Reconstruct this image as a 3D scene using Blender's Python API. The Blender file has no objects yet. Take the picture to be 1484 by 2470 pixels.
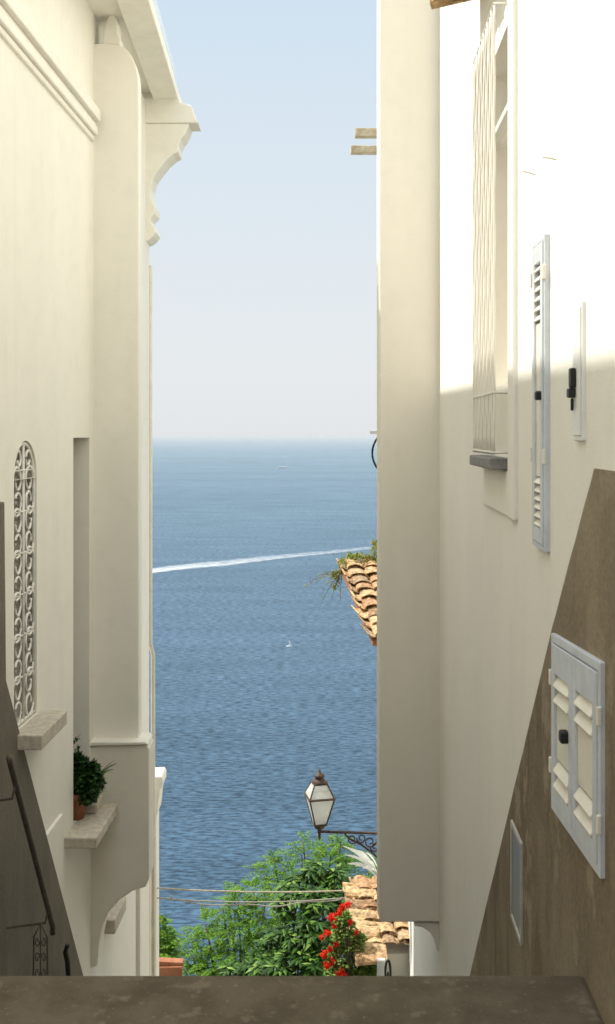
import bpy, bmesh, math, random
from mathutils import Vector, Matrix
random.seed(7)
C = bpy.context.scene.collection
R = math.radians
F, CX, HY, CZ = 2600.0, 742.0, 1047.0, 1.6
S, AL, BR = 0.0358, 2.2, 0.71          # alley direction, left wall and right wall distances
SEA = -120.0

# ---------------------------------------------------------------- geometry helpers
def at(px, py, Y):
    return Vector(((px-CX)/F*Y, Y, CZ+(HY-py)/F*Y))
def W(side, y, z, o):
    x = (-AL+o if side == 'L' else BR-o) + S*y
    return Vector((x, y, z+CZ))
def yz(side, px, py, o=0.0):
    k = (px-CX)/F
    y = (AL-o)/(S-k) if side == 'L' else (BR-o)/(k-S)
    return y, (HY-py)/F*y

class MB:
    def __init__(s): s.v = []; s.f = []; s.k = 0.0; s.ym = 0.0
    def add(s, vs, fs):
        b = len(s.v); s.v += [Vector(p) for p in vs]; s.f += [tuple(b+i for i in f) for f in fs]
    def hexa(s, p):
        s.add(p, [(0,1,3,2),(4,6,7,5),(0,4,5,1),(2,3,7,6),(0,2,6,4),(1,5,7,3)])
    def box(s, x0, x1, y0, y1, z0, z1):
        s.hexa([(x, y, z+CZ) for x in (x0,x1) for y in (y0,y1) for z in (z0,z1)])
    def wb(s, side, y0, y1, z0, z1, o0, o1):
        s.hexa([W(side, y, z+s.k*(y-s.ym), o) for y in (y0,y1) for z in (z0,z1) for o in (o0,o1)])
    def prism(s, A, B):
        n = len(A); s.add(list(A)+list(B), [tuple(range(n)), tuple(range(2*n-1, n-1, -1))] + [(i,(i+1)%n,n+(i+1)%n,n+i) for i in range(n)])
    def wprism(s, side, pts, o0, o1):
        s.prism([W(side,y,z,o0) for y,z in pts], [W(side,y,z,o1) for y,z in pts])
    def pxprism(s, pts, y0, y1):
        A = [at(px,py,y0) for px,py in pts]
        s.prism(A, [Vector((a.x, y1, a.z)) for a in A])
    def tube(s, path, r, n=6, r1=None, closed=False):
        path = [Vector(p) for p in path]; m = len(path); rings = []
        up = Vector((0.13,0.21,0.97)).normalized()
        for i, p in enumerate(path):
            if closed: t = path[(i+1)%m]-path[i-1]
            else: t = path[min(i+1,m-1)]-path[max(i-1,0)]
            t.normalize()
            a = t.cross(up)
            if a.length < .15: a = t.cross(Vector((1,0,0.1)))
            a.normalize(); b = t.cross(a)
            rr = r if r1 is None else r+(r1-r)*i/(m-1)
            rings.append([p+a*math.cos(2*math.pi*j/n)*rr+b*math.sin(2*math.pi*j/n)*rr for j in range(n)])
        base = len(s.v)
        for g in rings: s.v += g
        for i in range(m if closed else m-1):
            for j in range(n):
                a = base+i*n+j; b = base+i*n+(j+1)%n; c = base+((i+1)%m)*n+(j+1)%n; d = base+((i+1)%m)*n+j
                s.f.append((a,b,c,d))
        if not closed:
            s.f.append(tuple(base+j for j in range(n))); s.f.append(tuple(base+(m-1)*n+j for j in range(n)))
    def lathe(s, c, prof, n=20):
        c = Vector(c); base = len(s.v)
        for r, z in prof:
            for j in range(n):
                a = 2*math.pi*j/n; s.v.append(c+Vector((r*math.cos(a), r*math.sin(a), z)))
        for i in range(len(prof)-1):
            for j in range(n):
                s.f.append((base+i*n+j, base+i*n+(j+1)%n, base+(i+1)*n+(j+1)%n, base+(i+1)*n+j))
        s.f.append(tuple(base+j for j in range(n))); s.f.append(tuple(base+(len(prof)-1)*n+j for j in range(n)))
    def build(s, name, m, root=None, parent=None, bevel=0, smooth=False, normals=True, origin=None):
        L = Vector(root.location) if root else (Vector(origin) if origin else Vector((0,0,0)))
        me = bpy.data.meshes.new(name); me.from_pydata([v-L for v in s.v], [], s.f); me.update()
        if normals:
            bm = bmesh.new(); bm.from_mesh(me); bmesh.ops.recalc_face_normals(bm, faces=bm.faces); bm.to_mesh(me); bm.free()
        if smooth: me.polygons.foreach_set('use_smooth', [True]*len(me.polygons))
        me.materials.append(m)
        o = bpy.data.objects.new(name, me); C.objects.link(o)
        if root: o.parent = parent or root
        elif origin: o.location = L
        if bevel:
            b = o.modifiers.new('b','BEVEL'); b.width = bevel; b.segments = 2; b.limit_method = 'ANGLE'; b.angle_limit = R(40)
        return o
def thing(name, label, cat, loc, group=None):
    o = bpy.data.objects.new(name, None); C.objects.link(o); o.location = loc; o.empty_display_size = .1
    o['label'] = label; o['category'] = cat
    if group: o['group'] = group
    return o
def tag(o, label, cat, group=None):
    o['label'] = label; o['category'] = cat
    if group: o['group'] = group
    return o

# ---------------------------------------------------------------- materials
def newmat(name):
    m = bpy.data.materials.new(name); m.use_nodes = True
    nt = m.node_tree; p = nt.nodes['Principled BSDF']; return m, nt, p
def N(nt, t, **kw):
    n = nt.nodes.new(t)
    for k, v in kw.items():
        if k in n.inputs: n.inputs[k].default_value = v
        else: setattr(n, k, v)
    return n
def coords(nt, scale=(1,1,1)):
    g = N(nt,'ShaderNodeNewGeometry'); mp = N(nt,'ShaderNodeMapping'); mp.inputs['Scale'].default_value = scale
    nt.links.new(g.outputs['Position'], mp.inputs['Vector']); return mp.outputs['Vector']
def noise(nt, vec, scale, detail=6, rough=.6):
    n = N(nt,'ShaderNodeTexNoise'); n.inputs['Scale'].default_value = scale; n.inputs['Detail'].default_value = detail; n.inputs['Roughness'].default_value = rough
    nt.links.new(vec, n.inputs['Vector']); return n.outputs['Fac']
def ramp(nt, fac, stops):
    r = N(nt,'ShaderNodeValToRGB'); e = r.color_ramp.elements
    while len(e) < len(stops): e.new(.5)
    for i,(p,c) in enumerate(stops):
        e[i].position = p; e[i].color = (*c,1) if not isinstance(c,(int,float)) else (c,c,c,1)
    nt.links.new(fac, r.inputs['Fac']); return r.outputs['Color']
def mix(nt, fac, a, b, bt='MIX'):
    m = N(nt,'ShaderNodeMix', data_type='RGBA', blend_type=bt)
    for i, val in ((0,fac),(6,a),(7,b)):
        if isinstance(val,(int,float)): m.inputs[i].default_value = val
        elif isinstance(val,tuple): m.inputs[i].default_value = (*val,1)
        else: nt.links.new(val, m.inputs[i])
    return m.outputs[2]
def bump(nt, p, h, strength, dist=.02):
    b = N(nt,'ShaderNodeBump'); b.inputs['Strength'].default_value = strength; b.inputs['Distance'].default_value = dist
    nt.links.new(h, b.inputs['Height']); nt.links.new(b.outputs['Normal'], p.inputs['Normal'])
def sc(c, k): return tuple(min(1,x*k) for x in c)
def surf(name, col, rough=.85, var=.12, scale=3, bs=60, bstr=.25, bd=.004, vert=False, spec=.3, col2=None, lo=.35, hi=.65, metal=0, dirt=0):
    m, nt, p = newmat(name)
    v = coords(nt, (1,1,.45) if vert else (1,1,1)); v0 = coords(nt)
    big = noise(nt, v, scale); fine = noise(nt, v0, bs, 4)
    c = ramp(nt, big, [(lo, sc(col,1-var)), (hi, col2 or sc(col,1+var*.6))])
    if dirt:   # blotchy weathering and faint runs
        c = mix(nt, ramp(nt, noise(nt, v0, 5.5, 9, .65), [(.5,0.),(.72,dirt)]), c, sc(col,.72))
        c = mix(nt, ramp(nt, noise(nt, coords(nt,(5,5,.35)), 1.6, 6, .6), [(.56,0.),(.74,dirt)]), c, sc(col,.78))
    c = mix(nt, max(.10,.25*min(1,var*4)), c, ramp(nt, fine, [(.35,.25),(.65,.8)]), 'OVERLAY')
    nt.links.new(c, p.inputs['Base Color']); p.inputs['Roughness'].default_value = rough
    p.inputs['Specular IOR Level'].default_value = spec; p.inputs['Metallic'].default_value = metal
    bump(nt, p, fine, bstr, bd); return m
def island(name, stops, rough=.8, trans=0, spec=.3, tex=.35):
    m, nt, p = newmat(name)
    g = N(nt,'ShaderNodeNewGeometry')
    c = ramp(nt, g.outputs['Random Per Island'], stops)
    f = noise(nt, coords(nt), 45 if trans else 22, 5)
    c = mix(nt, tex, c, ramp(nt, f, [(.35,.2),(.65,.85)]), 'OVERLAY')
    nt.links.new(c, p.inputs['Base Color']); p.inputs['Roughness'].default_value = rough; p.inputs['Specular IOR Level'].default_value = spec
    if trans:
        t = N(nt,'ShaderNodeBsdfTranslucent'); nt.links.new(c, t.inputs['Color'])
        a = N(nt,'ShaderNodeMixShader'); a.inputs[0].default_value = trans
        nt.links.new(p.outputs[0], a.inputs[1]); nt.links.new(t.outputs[0], a.inputs[2]); nt.links.new(a.outputs[0], nt.nodes['Material Output'].inputs[0])
    else: bump(nt, p, f, .5, .012)
    return m

M = {}
M['plL'] = surf('plaster_left', (.89,.855,.755), var=.035, scale=1.3, bs=70, bstr=.3, vert=True, spec=.2, dirt=.16)
M['plR'] = surf('plaster_right', (.90,.87,.79), var=.03, scale=1.1, bs=80, bstr=.35, vert=True, spec=.2, dirt=.13)
M['plB'] = surf('plaster_bay', (.88,.825,.705), var=.035, scale=1.2, bs=90, bstr=.3, vert=True, spec=.2, dirt=.12)
M['plS'] = surf('plaster_shade', (.88,.83,.715), var=.04, scale=1.5, bs=70, bstr=.3, vert=True, spec=.2, dirt=.18)
M['trim'] = surf('painted_trim', (.88,.845,.75), var=.04, scale=5, bs=50, bstr=.2, spec=.2, dirt=.18)
M['white'] = surf('white_paint', (.84,.84,.80), rough=.5, var=.05, scale=8, bs=60, bstr=.1)
M['cream'] = surf('cream_paint', (.78,.72,.60), rough=.6, var=.08, scale=8, bs=60, bstr=.1)
M['grille'] = surf('grille_paint', (.80,.78,.70), rough=.6, var=.1, scale=14, bs=60, bstr=.1)
M['shut'] = surf('shutter_paint', (.66,.695,.735), rough=.5, var=.08, scale=9, bs=60, bstr=.15, dirt=.3)
M['slat'] = surf('slat_paint', (.86,.81,.69), rough=.5, var=.06, scale=9, bs=60, bstr=.1)
M['black'] = surf('black_iron', (.02,.02,.02), rough=.5, var=.1)
M['iron'] = surf('brown_iron', (.09,.06,.045), rough=.55, var=.3, scale=30)
M['rail'] = surf('rail_iron', (.115,.10,.08), rough=.6, var=.2, scale=20)
M['void'] = surf('dark_room', (.045,.04,.03), var=.2)
M['glassd'] = surf('dark_glass', (.17,.165,.15), rough=.3, var=.1, spec=.4)
M['oldframe'] = surf('old_frame_paint', (.50,.48,.42), rough=.6, var=.12, scale=9, dirt=.4)
M['stone'] = surf('sill_stone', (.58,.52,.42), var=.18, scale=18, bs=70, bstr=.4, dirt=.35)
M['slate'] = surf('slate_sill', (.26,.25,.24), var=.15, scale=14, bs=70, bstr=.3)
M['terra'] = surf('terracotta', (.38,.155,.08), var=.2, scale=12, bs=70)
M['wood'] = surf('weathered_wood', (.58,.47,.30), var=.25, scale=14, bs=60, col2=(.62,.58,.48))
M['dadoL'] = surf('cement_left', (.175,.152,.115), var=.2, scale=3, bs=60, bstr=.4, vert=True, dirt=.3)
M['earth'] = surf('hill_earth', (.12,.12,.06), var=.4, scale=.5, bs=4, bstr=.5, bd=.2)
M['bark'] = surf('bark', (.12,.09,.06), var=.3, scale=10)
M['cable'] = surf('cable_grey', (.45,.42,.36), var=.1)
M['steps'] = surf('step_stone', (.18,.15,.11), var=.2)
M['tile'] = island('roof_tiles', [(0,(.34,.19,.10)),(.25,(.44,.27,.14)),(.6,(.50,.35,.19)),(.82,(.27,.17,.095)),(1,(.52,.42,.26))], .95, tex=.8)
M['fern'] = island('feathery_leaf', [(0,(.055,.135,.015)),(.5,(.13,.265,.035)),(1,(.25,.39,.06))], .6, .4, .05)
M['broad'] = island('glossy_leaf', [(0,(.016,.045,.008)),(.55,(.042,.105,.016)),(.85,(.10,.20,.03)),(1,(.22,.34,.07))], .45, .2, .2)  # palest stops paint sunlit highlights on random leaves
M['weed'] = island('weed_leaf', [(0,(.12,.20,.03)),(.6,(.26,.34,.06)),(.85,(.45,.30,.10)),(1,(.5,.22,.08))], .6, .3)
M['geran'] = island('geranium_leaf', [(0,(.10,.20,.04)),(.6,(.20,.34,.07)),(1,(.40,.44,.13))], .6, .35, .1)
M['red'] = island('red_petal', [(0,(.75,.02,.015)),(1,(.9,.08,.03))], .6, .35, .1)
M['succ'] = island('succulent_leaf', [(0,(.012,.04,.01)),(1,(.045,.11,.025))], .4, .1)
M['pale'] = island('pale_blade', [(0,(.8,.82,.78)),(1,(.88,.88,.84))], .6, .3, .1, .1)

# right dado: wall shadow painted into brown cement with damp stains and worn tan patches
m, nt, p = newmat('cement_shadow_right'); M['shadow_dadoR'] = m
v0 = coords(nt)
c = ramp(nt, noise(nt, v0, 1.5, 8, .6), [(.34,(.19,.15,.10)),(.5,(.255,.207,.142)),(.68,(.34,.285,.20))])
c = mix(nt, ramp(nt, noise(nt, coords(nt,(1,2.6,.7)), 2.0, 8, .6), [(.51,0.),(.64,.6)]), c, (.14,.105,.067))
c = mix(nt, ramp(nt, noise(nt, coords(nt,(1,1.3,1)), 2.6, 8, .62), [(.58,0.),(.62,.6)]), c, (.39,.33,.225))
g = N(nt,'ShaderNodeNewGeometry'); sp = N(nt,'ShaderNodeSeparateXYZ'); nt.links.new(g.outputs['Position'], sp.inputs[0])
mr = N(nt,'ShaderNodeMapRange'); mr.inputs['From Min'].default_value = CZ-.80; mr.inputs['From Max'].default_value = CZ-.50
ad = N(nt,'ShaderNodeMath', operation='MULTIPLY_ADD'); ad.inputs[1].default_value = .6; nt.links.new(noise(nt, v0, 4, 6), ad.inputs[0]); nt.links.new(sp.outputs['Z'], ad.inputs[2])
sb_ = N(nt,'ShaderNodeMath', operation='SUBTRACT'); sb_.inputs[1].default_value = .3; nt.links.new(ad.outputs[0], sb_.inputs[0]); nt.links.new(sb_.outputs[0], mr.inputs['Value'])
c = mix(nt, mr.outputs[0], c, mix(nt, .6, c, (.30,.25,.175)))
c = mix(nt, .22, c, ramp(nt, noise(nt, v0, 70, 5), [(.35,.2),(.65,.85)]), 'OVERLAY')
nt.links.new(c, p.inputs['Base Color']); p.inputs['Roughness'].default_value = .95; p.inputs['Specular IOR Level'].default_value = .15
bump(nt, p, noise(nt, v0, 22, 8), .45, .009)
# landing stone
m, nt, p = newmat('landing_stone'); M['land'] = m
v0 = coords(nt)
c = ramp(nt, noise(nt, v0, 6, 8, .6), [(.35,(.095,.077,.054)),(.6,(.140,.116,.082))])
c = mix(nt, ramp(nt, noise(nt, v0, 11, 7, .6), [(.57,0.),(.65,.45)]), c, (.25,.21,.15))
c = mix(nt, ramp(nt, noise(nt, v0, 60, 3, .6), [(.63,0.),(.70,.4)]), c, (.31,.275,.20))
nt.links.new(c, p.inputs['Base Color']); p.inputs['Roughness'].default_value = .95; p.inputs['Specular IOR Level'].default_value = .1
bump(nt, p, noise(nt, v0, 40, 8), .6, .01)
# sea
m, nt, p = newmat('sea_water'); M['sea'] = m
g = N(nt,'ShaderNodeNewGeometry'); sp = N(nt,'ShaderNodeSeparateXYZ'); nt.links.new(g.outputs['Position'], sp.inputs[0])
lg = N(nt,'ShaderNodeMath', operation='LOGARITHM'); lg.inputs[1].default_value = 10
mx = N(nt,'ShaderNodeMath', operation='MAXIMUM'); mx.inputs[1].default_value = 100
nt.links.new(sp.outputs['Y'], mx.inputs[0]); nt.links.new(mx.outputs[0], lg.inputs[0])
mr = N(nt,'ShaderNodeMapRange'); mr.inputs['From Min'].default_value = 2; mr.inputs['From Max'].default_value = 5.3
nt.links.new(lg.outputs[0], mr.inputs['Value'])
base = ramp(nt, mr.outputs[0], [(.145,(.045,.080,.118)),(.286,(.070,.113,.155)),(.40,(.098,.148,.190)),(.50,(.130,.180,.219)),(.58,(.165,.212,.246)),(.65,(.205,.243,.270)),(.72,(.245,.270,.289)),(.80,(.272,.287,.299)),(.97,(.282,.292,.300))])  # aerial haze painted into the water colour, paler with distance
w1 = noise(nt, coords(nt,(.34,1.1,1)), .7, 8, .68)
w2 = noise(nt, coords(nt,(.02,.07,1)), .5, 6, .6)
w3 = noise(nt, coords(nt,(.0012,.004,1)), 1, 5, .6)
c = mix(nt, .66, base, ramp(nt, w1, [(.40,.15),(.60,.88)]), 'OVERLAY')
c = mix(nt, .18, c, ramp(nt, w2, [(.35,.2),(.65,.8)]), 'OVERLAY')
c = mix(nt, .15, c, ramp(nt, w3, [(.35,.3),(.65,.75)]), 'OVERLAY')
nt.links.new(c, p.inputs['Base Color']); p.inputs['Roughness'].default_value = .6; p.inputs['Specular IOR Level'].default_value = .05
bump(nt, p, w1, .3, .3)
# foam
m, nt, p = newmat('wake_foam'); M['foam'] = m
p.inputs['Base Color'].default_value = (.60,.64,.67,1); p.inputs['Roughness'].default_value = .9; p.inputs['Specular IOR Level'].default_value = .05
f1 = noise(nt, coords(nt,(.35,.8,1)), .35, 8, .8)
at_ = N(nt,'ShaderNodeAttribute'); at_.attribute_type = 'GEOMETRY'; at_.attribute_name = 'foam_amount'
ad = N(nt,'ShaderNodeMath', operation='MULTIPLY_ADD'); ad.inputs[1].default_value = 2.0; nt.links.new(f1, ad.inputs[0]); 
sb_ = N(nt,'ShaderNodeMath', operation='SUBTRACT'); sb_.inputs[1].default_value = 1.15; nt.links.new(at_.outputs['Fac'], sb_.inputs[0]); nt.links.new(sb_.outputs[0], ad.inputs[2])
al = ramp(nt, ad.outputs[0], [(.12,0.),(.95,.92)])
nt.links.new(al, p.inputs['Alpha'])
# glasses
m, nt, p = newmat('lantern_glass'); M['lglass'] = m
p.inputs['Base Color'].default_value = (.86,.87,.82,1); p.inputs['Roughness'].default_value = .4
t = N(nt,'ShaderNodeBsdfTranslucent'); t.inputs['Color'].default_value = (.88,.88,.83,1)
a = N(nt,'ShaderNodeMixShader'); a.inputs[0].default_value = .5; nt.links.new(p.outputs[0], a.inputs[1]); nt.links.new(t.outputs[0], a.inputs[2])
tr_ = N(nt,'ShaderNodeBsdfTransparent'); a2 = N(nt,'ShaderNodeMixShader'); a2.inputs[0].default_value = .12; nt.links.new(a.outputs[0], a2.inputs[1]); nt.links.new(tr_.outputs[0], a2.inputs[2]); nt.links.new(a2.outputs[0], nt.nodes['Material Output'].inputs[0])
m, nt, p = newmat('pale_parapet_sheet'); M['sheet'] = m
p.inputs['Base Color'].default_value = (.74,.80,.84,1); p.inputs['Roughness'].default_value = .4; p.inputs['Alpha'].default_value = .5

# ---------------------------------------------------------------- setting
def struct(o): o['kind'] = 'structure'; return o
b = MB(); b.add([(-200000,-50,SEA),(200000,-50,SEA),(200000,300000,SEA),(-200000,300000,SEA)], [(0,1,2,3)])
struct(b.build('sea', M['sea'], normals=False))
# hillside
b = MB(); xs = [-60+6*i for i in range(21)]; ys = [-8,4,12.5,16,20,30,45,60,90,130,180,230]
for y in ys:
    for x in xs:
        z = (-7 if y < 5 else -.56*y-4.2) + random.uniform(-.25,.25)*(1 if y > 14 else .3)
        b.v.append(Vector((x,y,max(z, SEA-1))) + Vector((0,0,CZ if z > SEA else 0)))
n = len(xs)
for j in range(len(ys)-1):
    for i in range(n-1): b.f.append((j*n+i,j*n+i+1,(j+1)*n+i+1,(j+1)*n+i))
struct(b.build('hillside', M['earth'], normals=False, smooth=True))
b = MB(); b.hexa([W('L' if sd else 'R', y, z, .002) for sd in (1,0) for y in (-6,3.2) for z in (-1.9,-1.6)])
struct(b.build('landing', M['land'], bevel=.02))
b = MB()
for i in range(48):
    y = 3.21+.18*i; z = -1.78-.18*i
    b.hexa([W('L' if sd else 'R', yy, zz, .002) for sd in (1,0) for yy in (y, y+.178) for zz in (z-.5, z)])
struct(b.build('steps', M['steps']))
# boat wake on the water
top = [(330,1376),(370,1369),(420,1362),(480,1355),(540,1350),(600,1343),(680,1336),(750,1330),(820,1324),(890,1316),(930,1311)]
bot = [(330,1387),(370,1383),(420,1377),(480,1371),(540,1367),(600,1359),(680,1349),(750,1341),(820,1334),(890,1326),(930,1320)]
b = MB(); hgt = CZ-(SEA+.35); dens = []; n = len(top)
for k, e in ((0,0.),(.3,.75),(.7,1.),(1,0.)):
    for i,(t_,q_) in enumerate(zip(top,bot)):
        py = t_[1]+(q_[1]-t_[1])*(-.1+1.2*k); Y = hgt*F/(py-HY); b.v.append(Vector(((t_[0]-CX)/F*Y, Y, SEA+.35))); dens.append(e*(1.0-.52*(i/(n-1))**.8))
for j in range(3):
    for i in range(n-1): b.f.append((j*n+i,j*n+i+1,(j+1)*n+i+1,(j+1)*n+i))
wk = struct(b.build('boat_wake', M['foam'], normals=False))
atr = wk.data.attributes.new('foam_amount','FLOAT','POINT')
for i_, v_ in enumerate(dens): atr.data[i_].value = v_

# ---------------------------------------------------------------- wall sheets
def sheet(b, side, y0, y1, z0, z1, holes, o=0.0):
    ys = sorted({y0,y1}|{h[0] for h in holes}|{h[1] for h in holes}); zs = sorted({z0,z1}|{h[2] for h in holes}|{h[3] for h in holes})
    for i in range(len(ys)-1):
        for j in range(len(zs)-1):
            cy, cz = (ys[i]+ys[i+1])/2, (zs[j]+zs[j+1])/2
            if any(h[0]<cy<h[1] and h[2]<cz<h[3] for h in holes): continue
            b.add([W(side,ys[i],zs[j],o),W(side,ys[i+1],zs[j],o),W(side,ys[i+1],zs[j+1],o),W(side,ys[i],zs[j+1],o)], [(0,1,2,3)])
def reveal(b, side, h, d):
    y0,y1,z0,z1 = h; q = [(y0,z0),(y1,z0),(y1,z1),(y0,z1)]
    for i in range(4):
        a, c = q[i], q[(i+1)%4]
        b.add([W(side,*a,0),W(side,*c,0),W(side,*c,-d),W(side,*a,-d)], [(0,1,2,3)])

# ================================================================ LEFT BUILDING
LB = thing('white_building', 'cream plastered building in shade on the left with arched iron grille window and moulded eaves', 'building', W('L',4,-1.6,0))
gy0, gz = yz('L',34,1740); gy1, gtop = yz('L',89,1062)
gz = -1.985; gtop = -.045; gw = (gy1-gy0)/2; gc = (gy0+gy1)/2; spring = gtop-gw
hA = (gy0,gy1,gz,gtop)
py0 = yz('L',177,1500)[0]; py1 = yz('L',216,1500)[0]
hB = (py0,py1,-3.15,-.03)
b = MB(); sheet(b,'L',-6,11.8,-13,3.7,[hA,hB])
arc = [(gc-gw*math.cos(math.pi*i/16), spring+gw*math.sin(math.pi*i/16)) for i in range(17)]
for i in range(16):
    c = (gy0,gtop) if i < 8 else (gy1,gtop)
    b.add([W('L',*arc[i],0),W('L',*arc[i+1],0),W('L',*c,0)], [(0,1,2)])
    b.add([W('L',*arc[i],0),W('L',*arc[i+1],0),W('L',*arc[i+1],-.22),W('L',*arc[i],-.22)], [(0,1,2,3)])
reveal(b,'L',(gy0,gy1,gz,spring),.22)
reveal(b,'L',hB,.45)
# end, back, far walls of the volume
e0, e1 = W('L',11.8,-13,0), W('L',11.8,3.7,0)
b.add([e0,e1,(-8,11.8,e1.z),(-8,11.8,e0.z)], [(0,1,2,3)])
e2, e3 = W('L',-6,-13,0), W('L',-6,3.7,0)
b.add([e2,e3,(-8,-6,e3.z),(-8,-6,e2.z)], [(0,1,2,3)])
b.add([(-8,-6,e2.z),(-8,11.8,e2.z),(-8,11.8,e3.z),(-8,-6,e3.z)], [(0,1,2,3)])
wl = b.build('wall', M['plL'], LB, normals=False)
b = MB(); b.add([W('L',gy0-.05,gz-.05,-.2),W('L',gy1+.05,gz-.05,-.2),W('L',gy1+.05,gtop+.05,-.2),W('L',gy0-.05,gtop+.05,-.2)], [(0,1,2,3)])
winL = b.build('arched_window', M['void'], LB, normals=False)
b = MB(); b.add([W('L',py0-.05,-3.2,-.44),W('L',py1+.05,-3.2,-.44),W('L',py1+.05,0.,-.44),W('L',py0-.05,0.,-.44)], [(0,1,2,3)])
winP = b.build('recessed_window', M['glassd'], LB, normals=False)
# grille of scrolls
b = MB(); o = -.02
inarc = [W('L', gc-(gw-.02)*math.cos(math.pi*i/20), spring+(gw-.02)*math.sin(math.pi*i/20), o) for i in range(21)]
b.tube([W('L',gy0+.02,gz+.02,o)]+inarc+[W('L',gy1-.02,gz+.02,o)], .013)
b.tube([W('L',gc,gz,o),W('L',gc,gtop-.03,o)], .012)
b.tube([W('L',gy0,gz+.02,o),W('L',gy1,gz+.02,o)], .013)
def spiral(cy, cz, r, sy, sz, turns=1.0, n=15):
    pts = []
    for i in range(n):
        t = i/(n-1); a = math.pi*2*turns*t; rr = r*(1-.66*t)
        pts.append(W('L', cy+sy*(-math.cos(a)*rr), cz+sz*math.sin(a)*rr, o))
    return pts
rows = 6; hgt = (spring+.06-gz-.04)/rows; q = gw/2
for k in range(rows):
    zc = gz+.04+hgt*(k+.5)
    for sy in (-1,1):
        for sz in (-1,1):
            b.tube(spiral(gc+sy*q*1.02, zc+sz*hgt*.25, q*.86, -sy, sz, 1.05), .0115, 5)
    b.tube([W('L',gy0+.02,zc+hgt*.5,o),W('L',gy1-.02,zc+hgt*.5,o)], .007, 5)
for sy in (-1,1):
    b.tube(spiral(gc+sy*.11, spring+.13, .075, -sy, 1), .012, 5)
b.build('window_grille', M['grille'], LB, winL, smooth=True)
b = MB(); b.wb('L', gy0-.02, gy1+.10, gz-.105, gz-.005, -.1, .19)
b.build('window_sill', M['stone'], LB, winL, bevel=.008)
b = MB(); b.wb('L', 8.42, 9.22, -3.24, -3.155, -.42, .25); b.build('window_sill', M['stone'], LB, winP, bevel=.01)
b = MB(); b.wb('L', 8.95, 9.2, -3.153, -3.08, .0, .13); b.build('sill_block', M['stone'], LB, winP, bevel=.012)
# moulding under the eaves
b = MB()
for z0,z1,oo in ((2.53,2.58,.025),(2.582,2.66,.05),(2.662,2.70,.035),(2.702,2.80,.075),(2.802,2.84,.05)):
    b.wb('L',-6,9.34,z0,z1,-.05,oo)
b.build('moulding', M['trim'], LB, bevel=.012)
b = MB(); b.wb('L',4,8.30,-13,-2.92,-.05,.022); b.build('plinth', M['plL'], LB, bevel=.008)
# upper pilaster with rounded shoulder
b = MB(); sh = [(330-50+55*math.sin(a*math.pi/16), 210-103*math.cos(a*math.pi/16)) for a in range(9)]
b.pxprism([(205,107),(240,105)]+sh+[(335,1795),(205,1795)], 9.4, 9.55)
b.build('pilaster', M['plL'], LB, bevel=.01)
b = MB(); b.pxprism([(205,1797),(352,1797),(360,1806),(360,2118),(352,2140),(320,2150),(290,2170),(262,2200),(247,2235),(238,2280),(234,2330),(205,2340)], 9.3, 9.58)
b.build('corbelled_pier', M['plS'], LB, bevel=.012)
b = MB(); b.pxprism([(205,1790),(352,1790),(358,1797),(205,1800)], 9.27, 9.57); b.build('pier_cap', M['trim'], LB, bevel=.008)
b = MB(); b.wb('L', 9.8,10.3,-4.55,-4.42,-.02,.10); b.build('ledge', M['stone'], LB, bevel=.01)
# scroll bracket under eave
b = MB(); pr = [(246,108),(250,80),(256,52),(262,38),(270,33),(279,40),(284,58),(284,80),(290,92),(290,108)]
b.pxprism(pr, 9.42, 9.6); b.build('eave_bracket', M['trim'], LB, bevel=.012)
# soffit + eave slab
def ex(y, inner): return (-1.665 if inner else -1.395) + .0284*(11.7-y)
def quadbox(b, ya, yb, xa0, xa1, xb0, xb1, z0, z1):
    b.hexa([(xa0,ya,z0+CZ),(xa0,ya,z1+CZ),(xa1,ya,z0+CZ),(xa1,ya,z1+CZ),(xb0,yb,z0+CZ),(xb0,yb,z1+CZ),(xb1,yb,z0+CZ),(xb1,yb,z1+CZ)])
b = MB(); quadbox(b, 8.6,11.60, -2.4, ex(8.6,1)-.012, -2.4, ex(11.6,1)-.012, 3.66, 3.9)
b.build('soffit', M['plL'], LB)
b = MB(); quadbox(b, 8.6,11.60, ex(8.6,1), ex(8.6,0), ex(11.6,1), ex(11.6,0), 3.60, 3.71)
b.build('eave', M['trim'], LB, bevel=.01)
b = MB(); a = (ex(8.6,0)-.03, ex(11.6,0)-.03)
quadbox(b, 8.6,11.6, a[0], a[0]+.01, a[1], a[1]+.01, 3.712, 3.90); b.build('parapet_sheet', M['sheet'], LB)
b = MB()
b.hexa([W('L',y,z+.021*(y-6.5),o) for y in (-6,8.58) for z in (3.55,3.75) for o in (-6,.35)])  # unseen near stretch, set back and tilted to shape the shadow edge opposite
b.add([(-8,8.5,3.92+CZ),(-1.8,8.5,3.92+CZ),(-1.8,11.8,3.92+CZ),(-8,11.8,3.92+CZ)], [(0,1,2,3)])
b.build('roof', M['trim'], LB)
# corner cornice
b = MB()
b.pxprism([(330,297),(457,297),(452,310),(446,324),(437,335),(431,350),(430,366),(419,371),(402,386),(384,408),(369,430),(363,455),(365,480),(376,500),(374,515),(364,525),(362,535),(372,545),(377,560),(370,570),(358,580),(330,585)], 11.60, 11.95)
cor = b.build('cornice', M['trim'], LB, bevel=.012)
b = MB(); b.pxprism([(330,222),(431,222),(434,246),(462,254),(467,268),(472,284),(479,296),(462,296),(330,296)], 11.585, 11.93); b.build('cornice_cap', M['trim'], LB, cor, bevel=.01)
b = MB(); b.wb('L', 11.3, 11.82, -13, 3.6, -.02, .042); b.build('corner_strip', M['plL'], LB, bevel=.006)
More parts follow.
